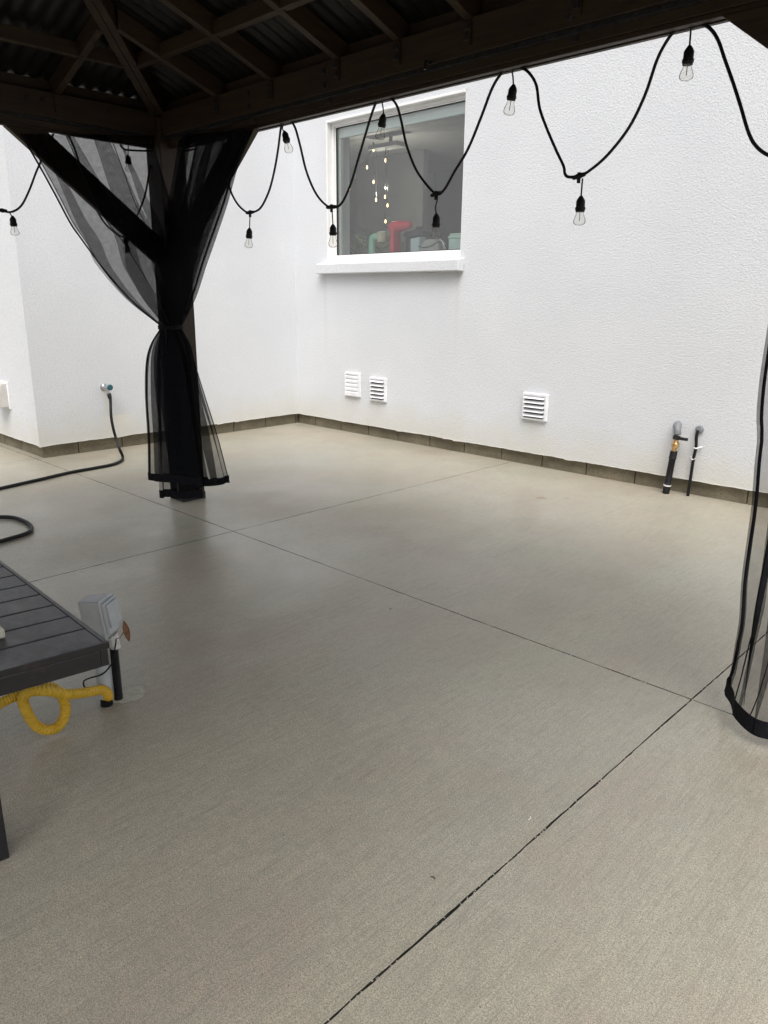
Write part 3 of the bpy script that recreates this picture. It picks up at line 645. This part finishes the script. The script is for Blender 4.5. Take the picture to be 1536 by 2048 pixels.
# corrugated metal panels: ribs run up the slope
OV = .36
def corr(base, along, inward, L, depthf):
    m_ = MB(); n = int(L/.0125); rows = [[],[]]
    for i in range(n+1):
        s = L*i/n; h_ = .011*(.5+.5*math.sin(2*math.pi*s/.076)); 
        p = Vector(base)+Vector(along)*s; d = depthf(s)
        rows[0].append(p + Vector((0,0,zr(-OV)+RD+.003+h_))); rows[1].append(p + Vector(inward)*(d+OV) + Vector((0,0,zr(d)+RD+.003+h_)))
    m_.grid(rows); return m_.build('roof_panel', ROOF, gz_, smooth=True)
LX = AX1-AX0+2*OV; LY = AY0-AY1+2*OV
dfx = lambda s: min(run, s-OV, LX-OV-s); dfy = lambda s: min(run, s-OV, LY-OV-s)
corr((AX0-OV,AY0+OV,0),(1,0,0),(0,-1,0),LX,dfx); corr((AX0-OV,AY1-OV,0),(1,0,0),(0,1,0),LX,dfx)
corr((AX0-OV,AY0+OV,0),(0,-1,0),(1,0,0),LY,dfy); corr((AX1+OV,AY0+OV,0),(0,-1,0),(-1,0,0),LY,dfy)
m_ = MB(); zf = zr(-OV)+.03
m_.box(AX0-OV-.02,AY0+OV,zf,AX1+OV+.02,AY0+OV+.02,zf+.08); m_.box(AX0-OV-.02,AY1-OV-.02,zf,AX1+OV+.02,AY1-OV,zf+.08)
m_.box(AX0-OV-.02,AY1-OV+.001,zf,AX0-OV,AY0+OV-.001,zf+.08); m_.box(AX1+OV,AY1-OV+.001,zf,AX1+OV+.02,AY0+OV-.001,zf+.08)
m_.build('fascia', WOOD, gz_)
# curtain track hidden in the gap under the upper beam
m_ = MB(); m_.box(2.05,-2.632,2.212,6.08,-2.606,2.2285); m_.box(1.966,-6.2,2.212,1.982,-2.70,2.2285); m_.build('curtain_track', IRON, gz_)
# small hook on the beam
hk = P(858,125,1,-2.645); m_ = MB(); m_.tube([hk+Vector((0,.006,0)),hk+Vector((0,-.02,0)),hk+Vector((0,-.024,-.03))], .006, 8); m_.build('hook', IRON, gz_, smooth=True)

# ------------------------------------------------------------------ curtains
def edge(lst, n):
    pts = crom([PD(px,py,d) for px,py,d in lst], 12)
    out = []
    L = [0]
    for a, b in zip(pts[:-1], pts[1:]): L.append(L[-1] + (b-a).length)
    k = 0
    for i in range(n+1):
        s = L[-1]*i/n
        while k < len(L)-2 and L[k+1] < s: k += 1
        t = (s-L[k])/max(1e-9, L[k+1]-L[k]); out.append(pts[k].lerp(pts[k+1], t))
    return out
def sheet(el, er, n, cols, folds, amp, ph, wob=.0, depth=.03, seed=0, taper=None):
    rnd = random.Random(seed); fr_ = [rnd.uniform(.7,1.35) for _ in range(4)]; pp = [rnd.uniform(0,6.3) for _ in range(4)]
    rows = []
    for i in range(n+1):
        v = i/n; a = el[i]; b = er[i]; W = (b-a).length; tv = (CAM - a.lerp(b,.5)); tv.z = 0; tv.normalize(); r = []
        am = amp*(taper(v) if taper else 1)
        for j in range(cols+1):
            u = j/cols; th = 2*math.pi*folds*u + ph + .5*math.sin(v*3+pp[0]) 
            env = math.sin(math.pi*min(1, max(0, u)))**.4 if 0 < u < 1 else 0
            s = u + env*am/folds*(math.sin(th) + .35*math.sin(th*1.7*fr_[0]+pp[1]+v*1.5))
            p = a.lerp(b, s) + tv*(depth*env*(math.cos(th)+.4*math.sin(th*.6*fr_[1]+pp[2]))*(min(1, W/.12)))
            p.z += .005*v**7*math.sin(2*math.pi*u*1.7+pp[3])
            r.append(p)
        rows.append(r)
    return rows
def curtain(label, parts, trims, hems, loc, cat='curtain'):
    t = thing('mosquito_curtain', label, cat, loc, 'black mesh curtains of the gazebo')
    for nm, rows, mt in parts:
        m_ = MB(); m_.grid(rows); m_.build(nm, mt, t, smooth=True)
    for pts, r in trims:
        m_ = MB(); m_.tube(pts, r, 6); m_.build('edge_binding', HEM, t, smooth=True)
    for rows in hems:
        m_ = MB(); m_.grid(rows); m_.build('hem', HEM, t, smooth=True)
    return t
DT = depth_of((2.10,-2.73,1.1))                        # depth of the tie
DA = depth_of((1.985,-3.40,2.20)); DA1 = depth_of((1.985,-2.75,2.2))
DB0 = depth_of((2.10,-2.645,2.2)); DB1 = depth_of((2.85,-2.645,2.2))
N = 44
# left panel, above the tie
elA = edge([(42,268,DA),(75,325,DA),(112,392,DA-.02),(140,445,DA),(165,481,DA),(205,535,DT-.02),(260,598,DT-.03),(322,651,DT-.05)], N)
erA = edge([(300,272,DA1-.06),(328,380,DA1-.08),(346,450,DT-.05),(350,560,DT-.06),(347,648,DT-.06)], N)
upA = sheet(elA, erA, N, 240, 5.3, 1.5, .6, depth=.02, seed=3, taper=lambda v: .62+.6*v)
# left panel, below the tie
DL = DT-.05
elA2 = edge([(322,657,DT-.05),(303,688,DL),(294,725,DL),(293,790,DL),(298,880,DL),(299,959,DL)], N)
erA2 = edge([(343,660,DT-.08),(358,700,DL-.05),(370,760,DL-.05),(385,860,DL-.05),(403,970,DL-.05)], N)
loA = sheet(elA2, erA2, N, 160, 6.3, 1.25, 1.9, depth=.02, seed=5, taper=lambda v: 1.25-.55*v)
def hemrows(rows, h, out=.002):
    last = rows[-1]; k = 5; r = []
    tv = (CAM-last[0]); tv.z = 0; tv.normalize()
    for i in range(k+1): r.append([p + Vector((0,0,h*(1-i/k))) + tv*out for p in last])
    return r
tieA = MB()
curtA = curtain('black mesh curtain sweeping down from the left beam to the tied post', [('upper_panel', upA, NET), ('lower_panel', loA, NETD)],
        [(elA, .0045), (elA2, .005)] + [([rw[c_] for rw in upA], .0022) for c_ in (30, 88, 140)], [hemrows(loA,.045), hemrows(loA,.044,-.004)], (2.1,-2.8,0))
# right panel
elB = edge([(366,270,DB0-.02),(350,370,DB0-.06),(335,450,DT-.03),(326,560,DT-.04),(328,648,DT-.05)], N)
def dy(px, py, y): return depth_of(P(px,py,1,y))
erB = edge([(px,py,dy(px,py,y)) for px,py,y in ((500,262,-2.65),(470,330,-2.66),(447,405,-2.67),(424,470,-2.685),(405,525,-2.70),(388,580,-2.715))]+[(372,625,DT-.03),(360,650,DT-.04)], N)
upB = sheet(elB, erB, N, 190, 7.3, 1.6, .2, depth=.014, seed=11, taper=lambda v: .9+.5*v)
elB2 = edge([(335,660,DT-.02),(345,720,DL+.03),(360,800,DL+.03),(375,900,DL+.03),(386,975,DL+.03)], N)
erB2 = edge([(362,658,DT-.04),(380,690,DL),(392,735,DL),(412,800,DL),(434,870,DL),(459,966,DL)], N)
loB = sheet(elB2, erB2, N, 150, 3.6, .9, 2.6, depth=.022, seed=14, taper=lambda v: 1.3-.75*v)
elC2 = edge([(322,660,DT+.0),(316,720,DL+.05),(315,800,DL+.06),(316,900,DL+.06),(319,994,DL+.05)], N)
erC2 = edge([(350,660,DT-.0),(372,720,DL+.05),(384,800,DL+.06),(394,900,DL+.06),(404,996,DL+.05)], N)
loC = sheet(elC2, erC2, N, 110, 4.1, .9, .6, depth=.02, seed=31, taper=lambda v: 1.2-.5*v)
curtB = curtain('black mesh curtain gathered from the right beam, hanging behind the tied bundle', [('upper_panel', upB, NETD), ('lower_panel', loB, NETD), ('back_panel', loC, NETD)],
        [(erB, .004), (erB2, .003)], [hemrows(loB,.045), hemrows(loB,.044,-.004), hemrows(loC,.05)], (2.15,-2.7,0))
tc_ = PD(339,655,DT-.05); ring = []
for k in range(25):
    an = 2*math.pi*k/24; ring.append(tc_ + Vector((math.cos(an)*.062-.02, math.sin(an)*.07+.02, .004*math.sin(3*an))))
m_ = MB()
for dz in (-.005,.005): m_.tube([p+Vector((0,0,dz)) for p in ring], .0085, 8, cap=False)
m_.tube([tc_+Vector((.05,-.06,0)),tc_+Vector((.055,-.062,-.05)),tc_+Vector((.05,-.06,-.1))], .006, 6)
m_.build('tieback', HEM, curtA, smooth=True)
# curtain at the right edge, hanging loose from the beam by the right post
DR = depth_of((5.75,-2.66,1.0)); DRb = depth_of(P(1450,1385,2,.05))
NR = 60
elR = edge([(1590,350,DR+.05),(1560,560,DR+.03),(1537,705,DR+.02),(1528,770,DR),(1523,830,DR),(1524,875,DR),(1519,920,DR),(1514,985,DR),(1509,1030,DR),(1500,1090,DR-.02),(1490,1165,DR-.03),(1484,1250,DR-.05),(1470,1310,DRb+.02),(1456,1358,DRb),(1450,1392,DRb)], NR)
erR = edge([(1760,330,DR+.1),(1720,800,DR),(1690,1200,DR-.05),(1660,1520,DRb-.22)], NR)
shR = sheet(elR, erR, NR, 160, 5.2, .9, 2.4, depth=.03, seed=21)
for i, r in enumerate(shR):                              # hem swings toward the camera before the post
    v = i/NR
# bottom hem follows the ground: pull each foot to its sight of the hem
foot = crom([P(1450,1392,2,.055),P(1462,1424,2,.05),P(1482,1450,2,.045),P(1508,1470,2,.04),P(1545,1480,2,.04),P(1640,1495,2,.04),P(1700,1480,2,.04)], 20)
fl = len(foot)-1
for i, r in enumerate(shR):
    v = i/NR
    k = max(0, (v-.45)/.55)**1.6
    for j, p in enumerate(r):
        u = j/160; uu = min(1,max(0,u+.05*math.sin(2*math.pi*4.3*u+2.5*v)*min(1,u*8))); f_ = foot[int(uu*fl)]; tgt = Vector((f_.x, f_.y, f_.z + (1-v)*(elR[0].z-.05)))
        tgt2 = Vector((tgt.x, tgt.y, p.z)); r[j] = p.lerp(tgt2, k*min(1, u*6))
        if i > NR*.8: r[j].z = r[j].z*(1-(v-.8)/.2) + f_.z*((v-.8)/.2) if v < 1 else f_.z
curtR = curtain('loose black mesh curtain hanging open at the right picture edge', [('net_panel', shR, m_net('mesh_netting_thin', .58))],
        [([r[0] for r in shR], .005), ([r[22] for r in shR], .002), ([r[58] for r in shR], .0018)], [hemrows(shR,.055), hemrows(shR,.054,-.005)], (5.8,-2.7,0))
fold = edge([(1600,760,DR-.02),(1560,980,DR-.04),(1533,1120,DR-.06),(1512,1230,DR-.08),(1497,1330,DRb-.06),(1488,1410,DRb-.09)], 30)
m_ = MB(); m_.grid([[p+Vector((-.012*(1-i/34),0,0)) for i,p in enumerate(fold)],[p+Vector((.0,-.01*(1-i/34),0)) for i,p in enumerate(fold)],[p+Vector((.024*(1-i/30),.0,0)) for i,p in enumerate(fold)]]); m_.build('fold_binding', HEM, curtR, smooth=True)

# ------------------------------------------------------------------ string lights
def string_light(label, cords, junctions, pend, ax, val, loc, rc=.0056):
    t = thing('string_light', label, 'string lights', loc)
    for c in cords:
        m_ = MB(); m_.tube(crom([P(px,py,ax,val) for px,py in c],6), rc, 8); m_.build('cable', RUBBER, t, smooth=True)
    for (px, py, dx, dy, kd) in junctions:
        q = P(px,py,ax,val); q2 = P(px+dx,py+dy,ax,val); q1 = P(px-dx,py-dy,ax,val)
        m_ = MB(); m_.tube([q1,q1.lerp(q,.5),q,q.lerp(q2,.5),q2], [.0075,.009,.0115,.009,.0075], 8)
        if kd: m_.tube([q+Vector((0,0,.012)),q-Vector((0,0,.024))], .007, 8)
        m_.build('cable_joint', RUBBER, t, smooth=True)
    for pts, s0, s1, e in pend:
        a = P(*s0,ax,val); b = P(*s1,ax,val); c = P(*e,ax,val); d = (b-a); L1 = d.length; d.normalize(); L2 = (c-b).length
        m_ = MB(); m_.tube(crom([P(px,py,ax,val) for px,py in pts]+[a],4), .003, 6)
        m_.lathe([(.005,-.006),(.012,.004),(.0165,L1*.25),(.0165,L1*.66),(.019,L1*.68),(.019,L1*.84),(.0175,L1*.86),(.0165,L1)], a, d, 14)
        sk = m_.build('lamp_socket', RUBBER, t, smooth=True)
        k = L2/.062
        m_ = MB(); m_.lathe([(.0125,-.004),(.0135,.008*k),(.0175,.022*k),(.0215,.036*k),(.0225,.044*k),(.0205,.053*k),(.014,.059*k),(.004,.062*k)], b, d, 18); m_.build('bulb', BULB, sk, smooth=True)
        m_ = MB(); m_.tube([b+d*.002,b+d*.042*k], .0014, 5); m_.build('filament', mat('filament_grey', (.25,.23,.18), .4), sk)
    return t
SV = -2.556
rc_ = [(452,340),(460,378),(473,405),(488,421),(500,425),(520,417),(537,385),(548,345),(556,300),(562,255),(567,243),(580,242),(590,255),(600,290),(612,340),(628,380),(645,404),(663,415),(682,408),(700,372),(716,320),(733,262),(748,215),(758,198),(780,197),(793,210),(802,240),(813,290),(830,335),(848,363),(872,388),(888,380),(908,345),(936,298),(962,235),(985,175),(1005,144),(1015,137),(1043,136),(1060,148),(1073,172),(1079,215),(1092,253),(1112,300),(1127,332),(1130,348),(1138,354),(1158,352),(1178,342),(1215,310),(1258,255),(1290,190),(1314,120),(1335,80),(1352,60),(1368,53),(1402,49),(1420,57),(1436,80),(1450,120),(1466,165),(1482,215),(1497,265),(1512,292),(1536,310),(1570,318),(1600,300),(1640,200)]
string_light('black string of clear bulbs looping along the beam in front of the window wall', [rc_],
  [(500,425,7,-1,1),(573,243,9,-1,0),(663,414,9,-1,1),(770,197,11,-1,0),(872,388,9,-3,1),(1028,135,16,-2,0),(1158,352,12,-4,1),(1386,50,19,-3,0)],
  [([(500,428)],(499,458),(498,477),(497,496)),([(567,248),(565,258)],(569,264),(574,284),(578,306)),([(664,418)],(666,451),(666,471),(666,495)),
   ([(763,200),(766,215)],(767,230),(763,255),(761,280)),([(875,392),(874,402),(871,415)],(873,430),(872,455),(871,479)),([(1024,140),(1026,155)],(1027,172),(1022,201),(1018,231)),
   ([(1165,357)],(1162,395),(1160,424),(1157,451)),([(1382,56)],(1379,95),(1375,130),(1368,162))], 1, SV, (4,SV,2.2))
string_light('black string of clear bulbs looping behind the left brace and curtain', [[(-60,380),(-35,408),(0,420),(22,424),(42,412),(58,382),(72,345),(84,318),(98,285),(112,262),(130,262),(150,300),(175,380),(205,440),(230,465),(250,472),(268,445),(290,390),(300,330)],[(240,287),(243,294),(255,300),(300,302),(335,303),(370,302),(392,297)]],
  [(5,421,9,1,0),(250,472,5,-2,1)], [([(18,424),(22,430)],(25,434),(28,453),(29,471)),([(250,474)],(251,477),(252,487),(253,506)),([(257,286)],(256,312),(257,328),(258,345))], 0, 1.905, (1.9,-3.2,2.1))

# ------------------------------------------------------------------ slatted table
TZ = .475
tA = P(219,1283,2,TZ); tB = P(0,1342,2,TZ); tC = P(0,1119,2,TZ)
e1 = (tC-tA).normalized(); e2 = (tB-tA).normalized()     # e1 along the far edge, e2 along the near edge
tb = thing('patio_table', 'low charcoal slatted patio table cut by the left picture edge', 'table', (tA.x,tA.y,0))
LXt, LYt = 1.25, .78; U = Vector((0,0,1))
def tp(a, b, z): return tA + e1*a + e2*b + U*(z-TZ)
def board(a0, a1, b0, b1, z0, z1, mb): mb.prism([tp(a0,b0,z0),tp(a1,b0,z0),tp(a1,b1,z0),tp(a0,b1,z0)], (0,0,z1-z0))
BWd = 0
ends = []
for (px, py) in ((167.7,1257),(135,1232),(107,1209),(81,1188),(56,1168),(31,1150),(9,1132)):
    q = P(px,py,2,TZ)-tA; dt_ = e1.x*e2.y-e1.y*e2.x; ends.append((q.x*e2.y-q.y*e2.x)/dt_); BWd += (e1.x*q.y-e1.y*q.x)/dt_/7
print('slat ends', ends, BWd)
step = (ends[5]-ends[0])/5; a = ends[0]
tw = MB()
tw.prism([tp(0,0,TZ-.02),tp(LXt,0,TZ-.02),tp(LXt-BWd,BWd,TZ-.02),tp(BWd,BWd,TZ-.02)], (0,0,.02)); tw.build('top_frame', TABLE, tb, bevel=.0025)
sl_ = []
lo = ends[0]-step+.0
m_ = MB(); m_.prism([tp(.0015,.0,TZ-.02),tp(BWd,BWd+.0015,TZ-.02),tp(ends[0]-.003,BWd+.0015,TZ-.02),tp(ends[0]-.003,LYt,TZ-.02),tp(.0015,LYt,TZ-.02)], (0,0,.02)); m_.build('slat', TABLE, tb, bevel=.0025)
aa = ends[0]
while aa < LXt-.1:
    m_ = MB(); board(aa+.003, aa+step-.003, BWd+.0015, LYt, TZ-.02+random.uniform(-.0008,.0008), TZ, m_); m_.build('slat', TABLE, tb, bevel=.0025); aa += step
m_ = MB(); board(.004,LXt,.004,.024,TZ-.066,TZ-.0205,m_); board(.003,.024,.0245,LYt,TZ-.066,TZ-.0205,m_); m_.build('apron', TABLE, tb, bevel=.002)
lg = P(20,1716,2,0)
for da in (0, 1.1):
    m_ = MB(); q = lg + e1*da
    m_.prism([q, q+e2*.075, q+e2*.075+e1*.07, q+e1*.07], (0,0,TZ-.067)); m_.build('leg', TABLE, tb, bevel=.003)
cb_ = P(13,1277,2,TZ)
cbk = MB(); cbk.prism([cb_+U*.001, cb_+e2*.1+U*.001, cb_+e2*.1+e1*.07+U*.001, cb_+e1*.055+U*.001], (0,0,.026))
tag(cbk.build('soap_block', m_noisy('cream_block', (.55,.53,.42), (.66,.64,.52), 25, .6), bevel=.006), 'small cream block lying on the charcoal table at the left edge', 'block')

# ------------------------------------------------------------------ outlet box on its conduit stub behind the table
ob = P(221,1403,2,0); OX, OY = ob.x, ob.y
print('outlet', OX, OY, P(205,1240,0,OX), P(225,1190,0,OX))
eb = thing('outlet_box', 'grey weatherproof outlet box on a short conduit post beside the table', 'outlet box', (OX,OY,0))
ang = R(33); d1 = Vector((math.cos(ang),math.sin(ang),0)); d2 = Vector((math.sin(ang),-math.cos(ang),0))
bz1 = P(205,1196,0,OX).z; bz0 = bz1-.12
cB = Vector((OX,OY,0)) + Vector((-.015,-.0,0))
tvw = (CAM-cB); tvw.z = 0; tvw.normalize(); piv = cB + U*bz0
TL = Matrix.Rotation(R(6), 3, tvw)
def obx(a0,a1,b0,b1,z0,z1,mb):
    q_ = [TL @ (p_-piv) + piv for p_ in (cB+d1*a0+d2*b0+U*z0, cB+d1*a1+d2*b0+U*z0, cB+d1*a1+d2*b1+U*z0, cB+d1*a0+d2*b1+U*z0)]
    mb.prism(q_, TL @ Vector((0,0,z1-z0)))
m_ = MB(); obx(-.04,.035,-.034,.034,bz0,bz1,m_); m_.build('box_body', BOXGREY, eb, bevel=.005)
m_ = MB(); obx(.0355,.044,-.042,.042,bz0-.006,bz1+.006,m_); obx(.0442,.056,-.036,.036,bz0+.004,bz1-.004,m_); m_.build('cover', BOXGREY, eb, bevel=.003)
m_ = MB(); obx(.0565,.064,-.03,.03,bz0+.028,bz1-.012,m_); obx(.046,.064,-.034,-.0305,bz0+.03,bz1-.02,m_); m_.build('flip_lid', BOXGREY, eb, bevel=.003)
m_ = MB(); m_.tube([(OX-.004,OY-.012,bz0-.002),(OX-.004,OY-.012,.0)], .024, 14); m_.tube([(OX-.004,OY-.014,bz0-.04),(OX-.004,OY-.014,bz0-.0)], .026, 14); m_.build('conduit_post', BOXGREY, eb, smooth=True)
cr = []; rr_ = []
for k in range(70):
    z = .19*(1-k/69); cr.append((OX+.006,OY+.027,z)); rr_.append(.0125 if k % 2 else .0145)
m_ = MB(); m_.tube(cr, rr_, 14); m_.build('corrugated_sleeve', RUBBER, eb, smooth=False)
m_ = MB(); m_.tube([(OX+.006,OY+.034,.19),(OX+.004,OY+.03,.24),(OX+.002,OY+.02,bz0-.03)], [.017,.016,.012], 10); m_.build('torn_tape', m_noisy('pale_tape', (.5,.5,.48), (.68,.67,.64), 60, .8, bump=.6), eb)
m_ = MB(); bt = P(213,1398,0,OX+.012).z; m_.tube([(OX+.012,OY-.018,bt),(OX+.010,OY-.018,.0)], [.0195,.0205], 14); m_.build('rubber_boot', RUBBER, eb, smooth=True)
def ex(px, py, x=OX+.02): return P(px,py,0,x)
m_ = MB(); m_.tube(crom([ex(232,1278),ex(231,1290),ex(226,1315),ex(222,1330),ex(205,1348),ex(180,1356),ex(168,1362),ex(168,1372),ex(173,1380)],6), .0028, 6); m_.build('wire', RUBBER, eb, smooth=True)
lfm = MB(); c0 = ex(248,1262); n_ = 10; L_ = []; Rr = []
for k in range(n_+1):
    s = k/n_; c = c0 + Vector((.0,.0,.040-.085*s)) + Vector((0,.015*s,0)); wv = .0125*math.sin(math.pi*s)**.8
    L_.append(c+Vector((0,-wv,0))+Vector((.004,0,0))); Rr.append(c+Vector((0,wv,0)))
lfm.grid([L_,[(p+q)/2+Vector((-.003,0,0)) for p,q in zip(L_,Rr)],Rr])
lfm.tube([ex(232,1277),ex(240,1276),c0+Vector((0,0,.0))], .0014, 5)
tag(lfm.build('dry_leaf', m_noisy('rusty_leaf', (.12,.06,.03), (.22,.11,.06), 60, .8, bump=.3), smooth=True), 'curled brown dry leaf caught on the side of the outlet box', 'leaf')

m_ = MB(); pts_ = []
for k in range(26):
    an = 2*math.pi*k/26; rr2 = .048*(1+.12*math.sin(3*an+1)+.05*math.sin(7*an)); pts_.append((OX+.005+math.cos(an)*rr2*1.0, OY+.06+math.sin(an)*rr2*1.35, .0008))
m_.prism(pts_, (0,0,.0022)); m_.build('mortar_patch', m_noisy('pale_mortar', (.40,.385,.32), (.52,.505,.43), 45, .9, bump=.4), eb)
# ------------------------------------------------------------------ yellow gas hose
yp = []
YX = OX+.03
seq = [(-60,1440,0),(0,1407,0),(30,1393,0),(62,1381,.0),(95,1374,.01),(118,1384,.02),(130,1410,.03),(128,1436,.04),(112,1456,.045),(88,1459,.045),(68,1447,.04),(53,1422,.035),(46,1398,.035),(60,1384,.05),(95,1382,.06),(135,1388,.04),(170,1385,.02),(198,1380,.0),(211,1383,-.01),(216,1391,-.015),(216,1399,-.018)]
for px, py, dx in seq: yp.append(P(px,py,0,YX+dx))
ypts = crom(yp, 16); rad = [.0155 + (.0014 if i % 3 < 1 else -.0008) for i in range(len(ypts))]
yh = MB(); yh.tube(ypts, rad, 12)
print('hose z range', min(p.z for p in ypts), max(p.z for p in ypts))
tag(yh.build('gas_hose', YELLOW, smooth=False), 'ribbed yellow gas hose looping from under the table into the boot', 'hose')

# ------------------------------------------------------------------ small litter on the slab
for (px, py, l, nm, mt, lab) in ((870,1758,.012,'twig',IRON,'tiny dark twig on the slab left of the diagonal joint'),(1057,1640,.016,'straw',VINYL,'tiny pale straw on the slab near the picture centre right'),(783,1218,.009,'twig',IRON,'tiny dark speck of twig just below the long joint')):
    q = P(px,py,2,.002); m_ = MB(); an = px; m_.tube([q, q+Vector((math.cos(an),math.sin(an),0))*l*.5+Vector((0,0,.002)), q+Vector((math.cos(an+.4),math.sin(an+.4),0))*l], .0012, 5)
    tag(m_.build(nm, mt), lab, nm)
